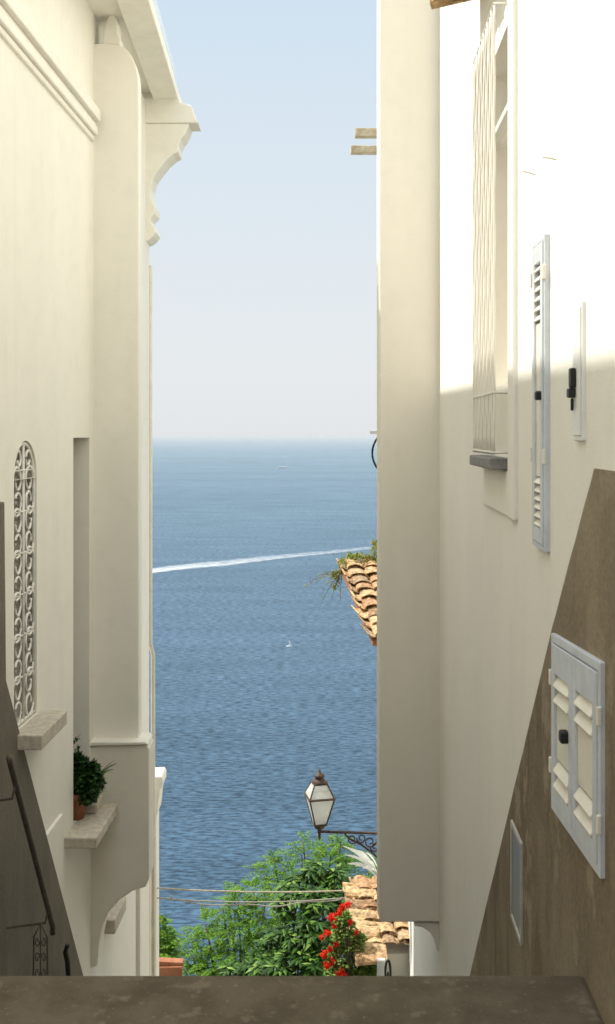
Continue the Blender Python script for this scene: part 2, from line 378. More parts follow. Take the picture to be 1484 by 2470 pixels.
# cement dado on the left
P = [yz('L',px,py,.03) for px,py in ((12,1210),(16,1640),(204,2360))]
sl = (P[2][1]-P[1][1])/(P[2][0]-P[1][0])
pts = [(3.3,P[0][1]),P[0],P[1],P[2],(P[2][0]+3, P[2][1]+3*sl),(3.3,P[2][1]+3*sl)]
b = MB(); b.wprism('L', pts, -.02, .03); b.build('dado_or_shadow', M['dadoL'], LB, bevel=.01)
# downpipe
DP = MB(); DP.tube([(-1.728,11.84,CZ+1.85),(-1.728,11.84,CZ-2.3),(-1.70,11.86,CZ-2.42),(-1.70,11.86,CZ-12)], .024, 10)
DP.build('downpipe', M['cream'], LB, smooth=True)

# handrail on left
HR = thing('handrail', 'dark iron handrail sloping down along the left cement wall', 'handrail', W('L',6.4,-4,.1))
a = at(24,1835,6.1); c = at(128,2235,7.0); d = (c-a)
b = MB(); b.tube([a-d*.02,a,a+d*.5,c,c+Vector((0,.0,-.05))], .018, 8); b.build('rail', M['rail'], HR, smooth=True)
for t in (.12,.88):
    p0 = a+d*t; w0 = W('L',p0.y,p0.z-CZ-.12,.03)
    b = MB(); b.tube([p0, p0+Vector((-.02,0,-.09)), Vector((w0.x, p0.y, w0.z)), Vector((w0.x-.03, p0.y, w0.z))], .008, 6); b.build('bracket', M['rail'], HR, smooth=True)
# wrought iron scroll panel at the foot
IP = thing('iron_scroll_panel', 'small dark wrought iron scroll panel standing low at the left below the handrail', 'ironwork', at(98,2345,6.4))
b = MB(); Yp = 6.4
b.tube([at(80,2420,Yp),at(82,2260,Yp),at(98,2225,Yp),at(114,2260,Yp),at(116,2420,Yp)], .006, 6); b.build('frame', M['rail'], IP)
b = MB()
for cy_, sg in ((2270,1),(2310,-1),(2345,1)):
    for sx in (-1,1):
        b.tube([at(98+sx*(8-6*math.cos(t*.55)*(1-t/16)), cy_+sg*14*math.sin(t*.55)*(1-t/18), Yp) for t in range(13)], .004, 5)
b.tube([at(98,2225,Yp),at(98,2400,Yp)], .005, 5); b.build('scrollwork', M['rail'], IP)
b = MB(); b.wb('L',5.6,6.25,-2.95,-2.78,.03,.09); b.wb('L',5.62,6.2,-3.3,-2.949,.03,.07)
tag(b.build('utility_box', M['cable'], origin=W('L',5.9,-3,.05), bevel=.01), 'flat grey utility box on the shaded wall at lower left edge', 'utility box')
b = MB(); pp = at(163,2320,7.6); b.tube([pp+Vector((0,0,.12)), pp+Vector((-.015,0,.07)), pp, pp+Vector((.02,0,-.3))], .018, 8)
tag(b.build('pipe_stub', M['black'], origin=pp, smooth=True), 'short black pipe end on the cement wall beside the iron scrolls', 'pipe')

# potted plant on the sill
pc = W('L',8.86,-3.152,-.03); PP = thing('potted_plant', 'dark green succulent in a terracotta pot on the left window sill', 'potted plant', pc)
b = MB(); b.lathe(pc, [(.075,0),(.10,.17),(.112,.17),(.114,.22),(.10,.22),(.095,.19)], 20); b.build('pot', M['terra'], PP, smooth=True)
def leaf(b, p, d, up, L, w, fold=.25):
    d = d.normalized(); s = d.cross(up)
    if s.length < .05: s = d.cross(Vector((1,.3,.2)))
    s.normalize(); n = s.cross(d)
    m1 = p+d*L*.45+n*L*.06; t = p+d*L-n*L*.1
    b.add([p, m1+s*w-n*w*fold, t, m1-s*w-n*w*fold, m1], [(0,1,4),(1,2,4),(2,3,4),(3,0,4)])
def rdir(zb=0): 
    v = Vector((random.gauss(0,1),random.gauss(0,1),random.gauss(0,1)+zb)); return v.normalized()
b = MB(); top_ = pc+Vector((.085,0,.34))
for cc_, r_, n_ in ((Vector((0,0,0)),.13,800),(Vector((.07,-.02,-.05)),.08,360),(Vector((-.06,0,.09)),.08,250),(Vector((.02,-.03,-.12)),.08,300)):
    for i in range(n_):
        d = rdir(.1); p = top_+cc_+d*r_*random.uniform(.4,1.0)
        leaf(b, p, (d+rdir()*.6), Vector((0,0,1)), random.uniform(.035,.055), .021)
for i in range(30):
    p = top_+Vector((random.uniform(-.10,-.05),0,random.uniform(.12,.32))); leaf(b, p, rdir(.3), Vector((0,0,1)), .045, .012)
b.build('foliage', M['succ'], PP, normals=False)
b = MB()
for i in range(7):
    st = top_+Vector((.10,0,-.01)); dr = Vector((random.uniform(.12,.19),random.uniform(-.06,.06),random.uniform(.02,.15)))
    pts_ = [st+dr*t+Vector((0,0,.02*math.sin(t*3))) for t in (0,.33,.66,1)]
    b.tube(pts_, .006, 4, r1=.001)
b.build('blade_leaves', M['geran'], PP, normals=False)
b = MB()
for i in range(5):
    e = rdir(.8)*.1; b.tube([pc+Vector((0,0,.18)), pc+Vector((0,0,.26))+e*.5, top_+e], .008, 5)
b.build('stem', M['bark'], PP)

# ================================================================ RIGHT BUILDING
RB = thing('white_building', 'white plastered building on the right, sunlit above, with shutters, tall barred window and dark shadow-toned cement foot', 'building', W('R',4,-1.6,0))
wy0, wy1, wz0, wz1 = 4.70, 5.42, -.10, 1.80
b = MB(); sheet(b,'R',-6,11.5,-13,7,[(wy0,wy1,wz0,wz1)]); reveal(b,'R',(wy0,wy1,wz0,wz1),.30)
e0, e1 = W('R',11.5,-13,0), W('R',11.5,7,0); b.add([e0,e1,(7,11.5,e1.z),(7,11.5,e0.z)], [(0,1,2,3)])
e2, e3 = W('R',-6,-13,0), W('R',-6,7,0); b.add([e2,e3,(7,-6,e3.z),(7,-6,e2.z)], [(0,1,2,3)]); b.add([e3,e1,(7,11.5,e1.z),(7,-6,e1.z)], [(0,1,2,3)])
b.add([(7,-6,e2.z),(7,11.5,e2.z),(7,11.5,e3.z),(7,-6,e3.z)], [(0,1,2,3)])
b.build('wall', M['plR'], RB, normals=False)
b = MB(); A = [(.546,8.2),(1.02,8.2),(1.03,8.5),(.546,8.5)]
b.prism([Vector((x,y,CZ-3.715)) for x,y in A], [Vector((x,y,CZ+6.5)) for x,y in A]); bay = b.build('bay', M['plB'], RB, bevel=.012)
b = MB(); b.pxprism([(1000,2226),(1062,2226),(1062,2300),(1054,2292),(1048,2268),(1038,2250),(1020,2238),(1000,2234)], 8.22, 8.45); b.build('corbel', M['plB'], RB, bay, bevel=.008)
# tall window
b = MB()
fy0, fy1, fz0, fz1 = 4.46, 5.62, -.36, 2.1
b.wb('R', fy0, 4.60, fz0, fz1, -.02, .022); b.wb('R', 4.602, 5.5, fz0, -.157, -.02, .014)
tw = b.build('tall_window', M['plR'], RB, bevel=.01)
b = MB(); b.wb('R', wy0+.0, wy1, wz0, .235, -.26, -.02); b.build('lower_panel', M['trim'], RB, tw)
b = MB(); b.add([W('R',wy0,wz0,-.29),W('R',wy1,wz0,-.29),W('R',wy1,wz1,-.29),W('R',wy0,wz1,-.29)], [(0,1,2,3)]); b.build('pane', M['cream'], RB, tw, normals=False)
b = MB(); b.wb('R', wy0, wy1, 1.43, 1.46, -.05, -.0); b.build('crossbar', M['white'], RB, tw)
b = MB(); b.wb('R', 4.68, 5.46, -.155, -.105, -.02, .085); b.build('window_sill', M['slate'], RB, tw, bevel=.006)
b = MB(); nb = 12
for i in range(nb):
    y = 4.66+(5.40-4.66)*i/(nb-1)
    b.tube([W('R',y,-.09+1.95*t/24, .07+.002*math.sin(t*1.5+(i%2)*math.pi)) for t in range(25)], .0055, 5)
for z in (-.08,.18,1.86):
    b.tube([W('R',4.66,z,0),W('R',4.655,z,.07),W('R',5.405,z,.07),W('R',5.41,z,0)], .006, 5)
b.build('window_bars', M['trim'], RB, tw, smooth=True)
# tile helper
def tiles(b, o, along, up, cols, rows_, w=.17, L=.36, lap=.28, r=.078, jit=.012, th_=.018, tl=.03):
    along = along.normalized(); up = up.normalized(); nn = along.cross(up); 
    if nn.z < 0: nn = -nn
    for i in range(cols):
        for j in range(rows_):
            for kind in (0,1):
                base = o + along*(w*(i+.5*kind)) + up*(lap*j+random.uniform(-jit,jit)*1.5) + nn*((.02 if kind else .0)+random.uniform(-.008,.008)) + along*random.uniform(-jit,jit)
                u2 = (up + along*random.uniform(-.09,.09)).normalized()
                tilt = nn*tl
                sgn = 1 if kind else -1
                ra, rb = r*(1.05 if kind else .9), r*(.86 if kind else 1.02)
                v = []; K = 6
                for (pp_, rr) in ((base+tilt, ra), (base+u2*L, rb)):
                    for th in (0.0, th_):
                        for k in range(K+1):
                            a = math.pi*k/K
                            v.append(pp_+along*(-math.cos(a)*(rr-th))+nn*(sgn*math.sin(a)*(rr-th)*.48+(.0 if kind else .036))+rdir()*.004)
                n_ = K+1; f = []
                for k in range(K):
                    f += [(k,k+1,2*n_+k+1,2*n_+k),(n_+k,3*n_+k,3*n_+k+1,n_+k+1),(k,n_+k,n_+k+1,k+1),(2*n_+k,2*n_+k+1,3*n_+k+1,3*n_+k)]
                f += [(0,2*n_,3*n_,n_),(K,n_+K,3*n_+K,2*n_+K)]
                b.add(v, f)
b = MB(); o0 = W('R',4.2,2.205,.25); tiles(b, o0, Vector((S,1,0)), Vector((.93,0,.30)), 9, 1, L=.3, r=.085)
b.build('tile_hood', M['tile'], RB)
# shutters
def box_slats(b, y0, y1, z0, z1, n, o, d):
    h = (z1-z0)/n
    for i in range(n):
        za = z0+h*(i+.10); zb = z0+h*(i+.72)
        p = []
        for y in (y0,y1):
            k = b.k*(y-b.ym)
            p += [W('R',y,za+k,o+d), W('R',y,za+h*.14+k,o+d+.004), W('R',y,zb+k,o), W('R',y,zb+h*.14+k,o+.004)]
        b.hexa(p)
def shutter_window(y0, y1, z0, z1, leaves, louv, nsl, k=0, fr=.03, knobz=None, knoby=None, sd=.026, hinges=(.25,.75), panel='slat', ks=1.0):
    fb = MB(); fb.k = k; fb.ym = (y0+y1)/2
    for a_ in ((y0,y0+fr,z0,z1),(y1-fr,y1,z0,z1),(y0+fr,y1-fr,z1-fr,z1),(y0+fr,y1-fr,z0,z0+fr)): fb.wb('R',*a_,-.02,.020)
    fb.wb('R',y0+fr,y1-fr,z0+fr,z1-fr,-.02,-.006)
    w = fb.build('shutter_window', M['shut'], RB, bevel=.003)
    iw = (y1-y0-2*fr)/leaves
    for l in range(leaves):
        a0 = y0+fr+iw*l+.004; a1 = a0+iw-.008; c0, c1 = z0+fr+.004, z1-fr-.004; H = c1-c0; st = min(.045, iw*.2)
        lb = MB(); lb.k = k; lb.ym = fb.ym
        lb.wb('R',a0,a0+st,c0,c1,.001,.024); lb.wb('R',a1-st,a1,c0,c1,.001,.024)
        lb.wb('R',a0+st,a1-st,c0,c0+H*louv[0],.001,.0235); lb.wb('R',a0+st,a1-st,c0+H*louv[3],c1,.001,.0235)
        lf = lb.build('shutter_leaf', M['shut'], RB, w, bevel=.002)
        pb = MB(); pb.k = k; pb.ym = fb.ym; pb.wb('R',a0+st,a1-st,c0+H*louv[1],c0+H*louv[2],.001,.016); pb.build('shutter_panel', M[panel], RB, w, bevel=.002)
        for q0,q1 in ((louv[0],louv[1]),(louv[2],louv[3])):
            sb = MB(); sb.k = k; sb.ym = fb.ym; box_slats(sb,a0+st+.001,a1-st-.001,c0+H*q0,c0+H*q1,nsl,.006,sd)
            sb.build('louvre', M['slat'], RB, w, bevel=.0015)
    for y in (y0-.004, y1-.012):
        for t in hinges:
            hb = MB(); hb.k = k; hb.ym = fb.ym; hb.wb('R',y,y+.016,z0+(z1-z0)*t-.026,z0+(z1-z0)*t+.026,.015,.028)
            hb.build('hinge', M['slat'], RB, w, bevel=.003)
    kb = MB(); ky = knoby or (y0+y1)/2; kz = knobz if knobz is not None else (z0+z1)/2
    kb.wb('R',ky-.015*ks,ky+.025*ks,kz-.018*ks,kz+.020*ks,.02,.02+.028*ks)
    kb.build('knob', M['black'], RB, w, bevel=.007)
    return w
shutter_window(2.93,3.63,-1.235,-.645,2,(.10,.29,.63,.82),2,k=-.07,fr=.028,knoby=3.34,sd=.020)
shutter_window(3.75,4.0,-.41,.70,1,(.05,.22,.74,.94),6,k=.02,fr=.018,knobz=.135,knoby=3.80,sd=.016,hinges=(.3,.88),ks=.85)
# white meter door with lock
b = MB(); b.wb('R',3.19,3.31,-.02,.395,-.02,.012); b.wb('R',3.20,3.30,-.005,.38,.012,.017)
md = b.build('meter_door', M['white'], RB, bevel=.003)
b = MB(); b.wb('R',3.245,3.28,.14,.20,.017,.034); b.wb('R',3.25,3.29,.11,.1395,.017,.038); b.wb('R',3.262,3.272,.07,.1095,.02,.03); b.build('lock', M['black'], RB, md, bevel=.006)
# small low window
b = MB(); y0,y1,z0,z1 = 4.29,4.56,-2.04,-1.63
for a_ in ((y0,y0+.02,z0,z1),(y1-.02,y1,z0,z1),(y0+.02,y1-.02,z1-.02,z1),(y0+.02,y1-.02,z0,z0+.02)): b.wb('R',*a_,-.02,.016)
sw = b.build('small_window', M['oldframe'], RB, bevel=.003)
b = MB(); b.wb('R',y0+.02,y1-.02,z0+.02,z1-.02,.0,.010); b.build('pane', M['glassd'], RB, sw)
# sloping slab, its dark brown stands in for shadow on damp cement
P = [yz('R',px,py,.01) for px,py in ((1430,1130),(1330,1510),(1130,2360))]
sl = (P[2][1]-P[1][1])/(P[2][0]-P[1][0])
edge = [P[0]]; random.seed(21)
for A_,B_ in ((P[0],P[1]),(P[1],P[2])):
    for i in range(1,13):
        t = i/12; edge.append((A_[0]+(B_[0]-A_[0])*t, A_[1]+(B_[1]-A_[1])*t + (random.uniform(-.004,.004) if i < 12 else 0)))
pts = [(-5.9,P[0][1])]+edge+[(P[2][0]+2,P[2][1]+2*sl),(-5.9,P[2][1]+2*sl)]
b = MB(); b.wprism('R', pts, -.02, .006); b.build('dado_or_shadow', M['shadow_dadoR'], RB)
# rusty hooks
for i,(p1,p2,w_) in enumerate((((1262,412),(1292,420),'lower'),((1310,378),(1342,383),'upper'))):
    ya, za = yz('R',*p1); yb, zb = yz('R',*p2)
    b = MB(); b.tube([W('R',ya,za,.0),W('R',ya,za,.003),W('R',(ya+yb)/2,(za+zb)/2+.003,.004),W('R',yb,zb,.003),W('R',yb,zb-.006,.001)], .0012, 5)
    tag(b.build('wire_hook', M['cable'], origin=W('R',ya,za,0)), w_+' of two thin rusty wires fixed on the sunlit white wall', 'wire')

# ================================================================ BEYOND THE BAY
# two pergola beams
for (px,ya,yb,Y,l) in ((857,308,328,9.35,'upper ochre wooden beam end jutting from behind the right bay against the sky'),(847,350,368,9.6,'lower greyer wooden beam end jutting from behind the right bay against the sky')):
    a = at(px,ya,Y); c = at(px,yb,Y); b = MB()
    b.box(a.x, 1.06, Y, Y+.09, c.z-CZ, a.z-CZ)
    tag(b.build('wooden_beam', M['wood'], origin=a, bevel=.006), l, 'beam')
# hoop
HO = thing('wall_hoop', 'black curved metal hoop showing at the left edge of the right bay', 'hoop', at(930,1092,9.3))
cc = at(932,1093,9.3)
b = MB(); b.tube([cc+Vector((.12*math.cos(t*math.pi/14),.02*math.sin(t),.17*math.sin(t*math.pi/14))) for t in range(28)], .009, 6, closed=True); b.build('rim', M['black'], HO)
b = MB(); b.box(at(893,1040,9.3).x, 1.05, 9.29, 9.32, .0, .025); b.build('bracket', M['white'], HO)
# tiled canopy
random.seed(4)
CN = thing('tiled_canopy', 'weathered terracotta tiled canopy jutting out past the right bay, weeds on top', 'roof', (1.2,12.5,CZ-2))
p0 = Vector((.765,12.0,CZ-2.29)); p1 = Vector((.465,13.8,CZ-1.62)); up_v = (p1-p0)
b = MB(); tiles(b, p0, Vector((1,.03,0)), up_v, 4, 9, w=.19, L=.33, lap=.20, r=.103, jit=.020, th_=.02, tl=.05); b.build('tiles', M['tile'], CN)
b = MB(); b.hexa([Vector(q_) for q_ in ((.73,12.06,CZ-2.37),(.73,12.06,CZ-2.31),(.41,13.85,CZ-1.73),(.41,13.85,CZ-1.67),(1.5,12.06,CZ-2.37),(1.5,12.06,CZ-2.31),(1.5,13.85,CZ-1.73),(1.5,13.85,CZ-1.67))]); b.build('underboard', M['terra'], CN)
b = MB(); b.hexa([W('R',y,z,o) for y in (11.52,15.1) for z in (-13,-1.7) for o in (-.6,0)])
tag(b.build('house_wall', M['plR'], origin=W('R',12,-9,0)), 'pale wall behind the right bay carrying the tiled canopy', 'wall')
# weeds on canopy
def tuft(b, c, r, n, L=.09, w=.02, zb=.6):
    for i in range(n):
        d = rdir(zb); p = c+Vector((d.x*r[0],d.y*r[1],d.z*r[2]))*random.uniform(.3,1); leaf(b, p, d+rdir()*.6, Vector((0,0,1)), L*random.uniform(.6,1.2), w)
YW = 13.7
WP = thing('weeds', 'green and orange weeds growing on top of the tiled canopy', 'plant', at(870,1372,YW))
b = MB()
for px,py,rx,rz in ((828,1362,.07,.045),(845,1352,.1,.08),(868,1352,.11,.08),(890,1356,.11,.07),(906,1330,.045,.16),(915,1345,.11,.14)): tuft(b, at(px,py,YW), (rx,.2,rz), 150, .062, .012)
b.build('foliage', M['weed'], WP, normals=False)
TP = thing('trailing_weed', 'wispy reddish green trailing weed hanging off the corner of the tiled canopy', 'plant', at(820,1385,YW))
b = MB(); fo = MB(); random.seed(3)
for tgt in ((735,1410),(760,1402),(772,1456),(745,1398),(800,1440),(820,1445),(790,1395),(778,1420),(808,1415),(815,1400)):
    a = at(826,1378,YW); c = at(tgt[0],tgt[1],YW+random.uniform(-.2,.2)); path = [a.lerp(c,t)+Vector((0,0,.05*math.sin(t*3.1)-.03*t)) for t in (0,.25,.5,.75,1)]
    b.tube(path, .0035, 4, r1=.002)
    for q_ in range(22):
        t = random.random(); i_ = min(3,int(t*4)); p = path[i_].lerp(path[i_+1], t*4-i_); leaf(fo, p, rdir(.2), Vector((0,0,1)), random.uniform(.025,.055), .009)
tuft(fo, at(808,1400,YW), (.09,.08,.11), 130, .055, .012)
b.build('stem', M['bark'], TP); fo.build('foliage', M['weed'], TP, normals=False)

# street lamp
YL = 12.0; LP = thing('street_lamp', 'wrought iron street lantern with frosted panes on a scrolled wall bracket', 'street lamp', at(905,2010,YL))
def ring4(px, py, hw, rot=R(12)):
    c = at(px,py,YL); h = hw/F*YL*1.0; return [c+Vector((math.cos(rot+R(45)+i*math.pi/2)*h*1.3, math.sin(rot+R(45)+i*math.pi/2)*h*1.3, 0)) for i in range(4)]
r0, r1, r2 = ring4(771,1888,17), ring4(771,1920,33), ring4(771,1986,15)
b = MB(); 
for A_,B_ in ((r0,r1),(r1,r2)):
    b.add([v_*1.0 for v_ in A_]+[v_*1.0 for v_ in B_], [(i,(i+1)%4,4+(i+1)%4,4+i) for i in range(4)])
b.build('lantern_glass', M['lglass'], LP, normals=False)
b = MB()
for A_,B_ in ((r0,r1),(r1,r2)):
    for i in range(4): b.tube([A_[i],B_[i]], .009, 6)
for A_,r_ in ((r0,.011),(r1,.013),(r2,.012)):
    for i in range(4): b.tube([A_[i],A_[(i+1)%4]], r_, 6)
b.build('lantern_frame', M['iron'], LP)
c = at(771,1888,YL); kk = 1.2
b = MB(); b.lathe(c, [(r_*kk,z_*kk) for r_,z_ in ((.075,0),(.08,.01),(.05,.03),(.04,.05),(.052,.06),(.045,.078),(.017,.092),(.011,.11),(.002,.135))], 16); b.build('lantern_cap', M['iron'], LP, smooth=True)
c = at(771,1986,YL)
b = MB(); b.lathe(c, [(r_*kk,z_*kk) for r_,z_ in ((.062,0),(.058,-.02),(.04,-.045),(.018,-.055),(.02,-.085),(.013,-.1),(.013,-.135),(.004,-.155))], 14); b.build('lantern_base', M['iron'], LP, smooth=True)
b = MB()
b.tube([at(771,2008,YL),at(778,2006,YL),at(912,2010,YL),at(992,2010,YL)], .015, 8)
b.tube([at(832,2012,YL),at(845,2024,YL),at(870,2036,YL),at(900,2058,YL),at(960,2120,YL),at(992,2150,YL)], .013, 6)
def sp2(cx_, cy_, r_, sx, turns=1.3, ph=0):
    return [at(cx_+sx*r_*(1-.7*t/16)*math.cos(ph+2*math.pi*turns*t/16), cy_+r_*(1-.7*t/16)*math.sin(ph+2*math.pi*turns*t/16), YL) for t in range(17)]
for a_ in ((850,2024,13,1),(872,2022,12,-1),(893,2030,15,1),(905,2042,13,-1),(940,2050,24,1)): b.tube(sp2(*a_), .008, 5)
b.build('bracket', M['iron'], LP)

# lower tiled roof
random.seed(6)
SH = thing('tiled_roof_house', 'small white house with a worn tiled roof below the right bay', 'house', (.95,12.8,CZ-10))
b = MB(); tiles(b, Vector((.66,12.04,CZ-5.76)), Vector((1,0,.0)), Vector((-.06,1,.28)), 4, 6, w=.17, L=.30, lap=.18, r=.09, jit=.028, th_=.022, tl=.06)
b.build('roof', M['tile'], SH)
# verge tiles laid crosswise, stacked and worn
vb = MB(); vp = Vector((.44,12.9,CZ-5.45)); vq = Vector((.51,11.9,CZ-5.74))
for i in range(7):
    c0 = vp.lerp(vq, i/6.0)
    tiles(vb, c0+Vector((random.uniform(-.04,.03),0,random.uniform(-.015,.015))), (vq-vp), Vector((1,.06,-.06+random.uniform(-.06,.06))), 1, 1, w=.18, L=.36, r=.095, jit=.02, th_=.024, tl=.0)
vb.build('verge_tiles', M['tile'], SH)
b = MB(); b.hexa([Vector(q_) for q_ in ((.56,12.15,CZ-10.5),(.56,12.15,CZ-5.86),(.56,13.1,CZ-10.5),(.56,13.1,CZ-5.60),(1.2,12.15,CZ-10.5),(1.2,12.15,CZ-5.86),(1.2,13.1,CZ-10.5),(1.2,13.1,CZ-5.60))]); b.build('wall', M['plL'], SH)
# white palm-like blades
AG = thing('spiky_plant', 'pale curved leaf blades fanning out above the lower tiled roof', 'plant', at(900,2125,12.6))
b = MB(); random.seed(8)
for i in range(12):
    a = at(914+random.uniform(-4,4),2118,12.6); t_ = (826+(i%4)*17+i*1.5, 2040+i*5.5)
    c = at(t_[0],t_[1],12.3+random.uniform(-.06,.05)); mid = a.lerp(c,.45)+Vector((.02,0,.13))
    path = [a.lerp(mid,t).lerp(mid.lerp(c,t),t) for t in [q_/8 for q_ in range(9)]]
    for j in range(8):
        w0 = .024*math.sin(math.pi*(j+.5)/8.7); w1 = .024*math.sin(math.pi*(j+1.5)/8.7) if j < 7 else .002
        e_ = Vector((-.15,.62,.77))
        b.add([path[j]+e_*w0,path[j]-e_*w0,path[j+1]-e_*w1,path[j+1]+e_*w1], [(0,1,2,3)])
b.build('leaf_blades', M['pale'], AG, normals=False)
# geranium
YG = 11.95
GP = thing('flowering_bush', 'bush with red blossoms in front of the lower tiled roof', 'flowering bush', at(840,2500,YG))
fo, fl, st = MB(), MB(), MB(); random.seed(11)
for px,py,r_ in ((832,2215,14),(840,2240,20),(820,2262,20),(850,2280,30),(828,2310,32),(868,2318,30),(888,2340,28),(850,2365,44),(812,2345,26),(802,2300,14),(815,2225,8),(868,2265,12),(898,2362,26)):
    c = at(px,py,YG); rr = r_/F*YG
    tuft(fo, c, (rr,rr,rr), int(9*r_), .05, .021, .2); st.tube([at(850,2520,YG), at(850,2400,YG), c], .008, 5)
for px,py,r_ in ((828,2188,11),(840,2184,8),(818,2202,10),(800,2215,13),(806,2235,7),(790,2250,9),(782,2303,11),(790,2330,10),(778,2262,6),(822,2348,16),(800,2320,8),(812,2278,6),(796,2290,6),(860,2250,6),(845,2225,6)):
    c = at(px,py,YG-.18); rr = r_/F*YG*.9
    for i in range(int(r_*6)):
        d = rdir(); leaf(fl, c+d*rr*random.uniform(.3,1), rdir(.3), d, .028, .014)
    st.tube([at(845,2380,YG-.1), c], .004, 4)
fo.build('foliage', M['geran'], GP, normals=False); fl.build('blossoms', M['red'], GP, normals=False); st.build('stem', M['bark'], GP)
# white post + dark oval by bush
b = MB(); a = at(910,2318,11.7); c = at(930,2500,11.7); b.box(a.x,c.x,11.7,11.77,c.z-CZ,a.z-CZ)
tag(b.build('white_post', M['white'], origin=c, bevel=.005), 'short white post beside the red blossoms at the bottom', 'post')
b = MB(); cc = at(936,2345,11.6); b.tube([cc+Vector((.028*math.cos(t*math.pi/8),0,.13*math.sin(t*math.pi/8))) for t in range(16)], .013, 6, closed=True); b.tube([cc, cc-Vector((0,0,.8))], .012, 6)
tag(b.build('iron_loop', M['black'], origin=cc), 'black iron loop just right of the short white post', 'ironwork')

# left: pier with ledge, brick cap, wires, shrub
PR = thing('garden_pier', 'narrow sunlit cream pier with curved ledge at the far end of the left building', 'pier', at(372,2500,12.1))
b = MB(); x1 = at(377,2000,12.05).x; b.box(x1-.5, x1, 12.05, 12.3, -12, -3.85); b.build('shaft', M['plL'], PR, bevel=.01)
b = MB(); b.pxprism([(340,1875),(388,1873),(392,1880),(392,1896),(386,1904),(383,1925),(381,1950),(378,1968),(340,1968)], 12.0, 12.35); b.build('ledge', M['trim'], PR, bevel=.008)
TW = thing('tile_topped_wall', 'low wall topped with stacked terracotta tiles at bottom left of the sea view', 'wall', at(397,2500,12.7))
b = MB(); b.pxprism([(352,2334),(440,2332),(438,2360),(350,2360)], 12.7, 12.84); b.pxprism([(360,2318),(442,2322),(441,2330),(357,2331)], 12.72, 12.83); b.build('tiles', M['terra'], TW, bevel=.01)
b = MB(); b.pxprism([(340,2362),(436,2362),(436,3100),(340,3100)], 12.72, 12.82); b.build('wall', M['plL'], TW)
def cable(a, c, sag, n=14): return [a.lerp(c,i/n)-Vector((0,0,sag*4*(i/n)*(1-i/n))) for i in range(n+1)]
b = MB(); b.tube(cable(at(378,2142,12.1),at(836,2148,12.9),.03), .009, 6)
tag(b.build('overhead_cable', M['wood'], origin=at(378,2142,12.1)), 'upper straight brown cable stretched across the sea view above the treetops', 'cable')
b = MB(); a, c = at(378,2166,12.1), at(840,2165,12.9); b.tube(cable(a,c,.05), .007, 6)
pth = cable(a,c,.09); b.tube([p+Vector((0,.01*math.sin(i*2),.015*math.sin(i*1.3))) for i,p in enumerate(pth)], .007, 6)
b.tube([at(415,2172,12.1),at(413,2160,12.1)], .012, 6)
tag(b.build('overhead_cable', M['cable'], origin=a), 'lower sagging twin grey cable below the straight brown one', 'cable')

# trees
def frond(b, p, d, L, n=9, w=.011, ll=.06):
    d = d.normalized(); side = d.cross(Vector((0,0,1)))
    if side.length < .1: side = Vector((1,0,0))
    side.normalize(); prev = p
    for i in range(n):
        t = (i+1)/n; q_ = p+d*L*t-Vector((0,0,L*.35*t*t)); l_ = ll*math.sin(math.pi*(.15+.8*t))+.01
        fd = (q_-prev).normalized()
        for s_ in (-1,1):
            e = q_+side*s_*l_+fd*l_*.35-Vector((0,0,l_*.15)); m_ = q_.lerp(e,.5)
            b.add([q_, m_+fd*w, e, m_-fd*w], [(0,1,2,3)])
        prev = q_
def tree(name, label, base, clumps, mat, kind, seed, dens=1.0, L=.34):
    random.seed(seed); root = thing(name, label, 'tree', base, None)
    tr = MB(); cr = MB(); cen = sum((at(a,b_,y) for a,b_,y,r in clumps), Vector())/len(clumps)
    fork = Vector((base.x*.5+cen.x*.5, base.y, base.z+(cen.z-base.z)*.55))
    tr.tube([base, base.lerp(fork,.5)+Vector((.06,.05,0)), fork], .16, 9, r1=.09)
    for (px,py,Y,r_) in clumps:
        c = at(px,py,Y); rr = r_/F*Y
        tr.tube([fork, fork.lerp(c,.5)+Vector((random.uniform(-.1,.1),0,.05)), c], .05, 6, r1=.012)
        if kind == 'fern':
            for i in range(int(70*dens*(r_/50)**2)+6):
                d = rdir(.25); k = random.uniform(.25,1.0)**.6
                p = c+Vector((d.x*rr,d.y*rr,d.z*rr*.75))*k
                frond(cr, p, Vector((d.x,d.y,abs(d.z)*.5+.15))+rdir()*.3, L*random.uniform(.6,1.25), w=.014)
        else:   # whorls of drooping leaves at twig tips, with gaps between
            for i in range(int(34*dens*(r_/50)**2)+3):
                d = rdir(.35); p = c+Vector((d.x*rr,d.y*rr,d.z*rr*.8))*random.uniform(.35,1.05)
                tw_ = random.uniform(0,6.28); nl = random.randint(7,11)
                for j in range(nl):
                    a_ = tw_+j*2*math.pi/nl; dd = Vector((math.cos(a_),math.sin(a_),random.uniform(-.9,.15)))+d*.35
                    leaf(cr, p+rdir()*.02, dd, Vector((0,0,1)), random.uniform(.13,.22), .034, .4)
    tr.build('trunk', M['bark'], root, smooth=True); cr.build('crown', mat, root, normals=False)
tree('feathery_tree', 'light green feathery leaved tree at the bottom left of the sea view', Vector((-.9,18,CZ-14.5)),
  [(495,2228,18,20),(538,2192,18,18),(575,2180,18,22),(612,2150,18,22),(505,2272,17.8,36),(565,2248,17.7,38),(620,2220,17.8,42),(466,2310,17.7,28),(525,2335,17.5,44),(590,2312,17.4,48),(560,2400,17.3,70),(650,2280,17.6,42),(480,2385,17.4,50),(462,2262,18,12),(550,2165,18.2,8),(640,2180,17.9,24),(448,2345,17.6,20)], M['fern'],'fern', 5, 1.15, .34)
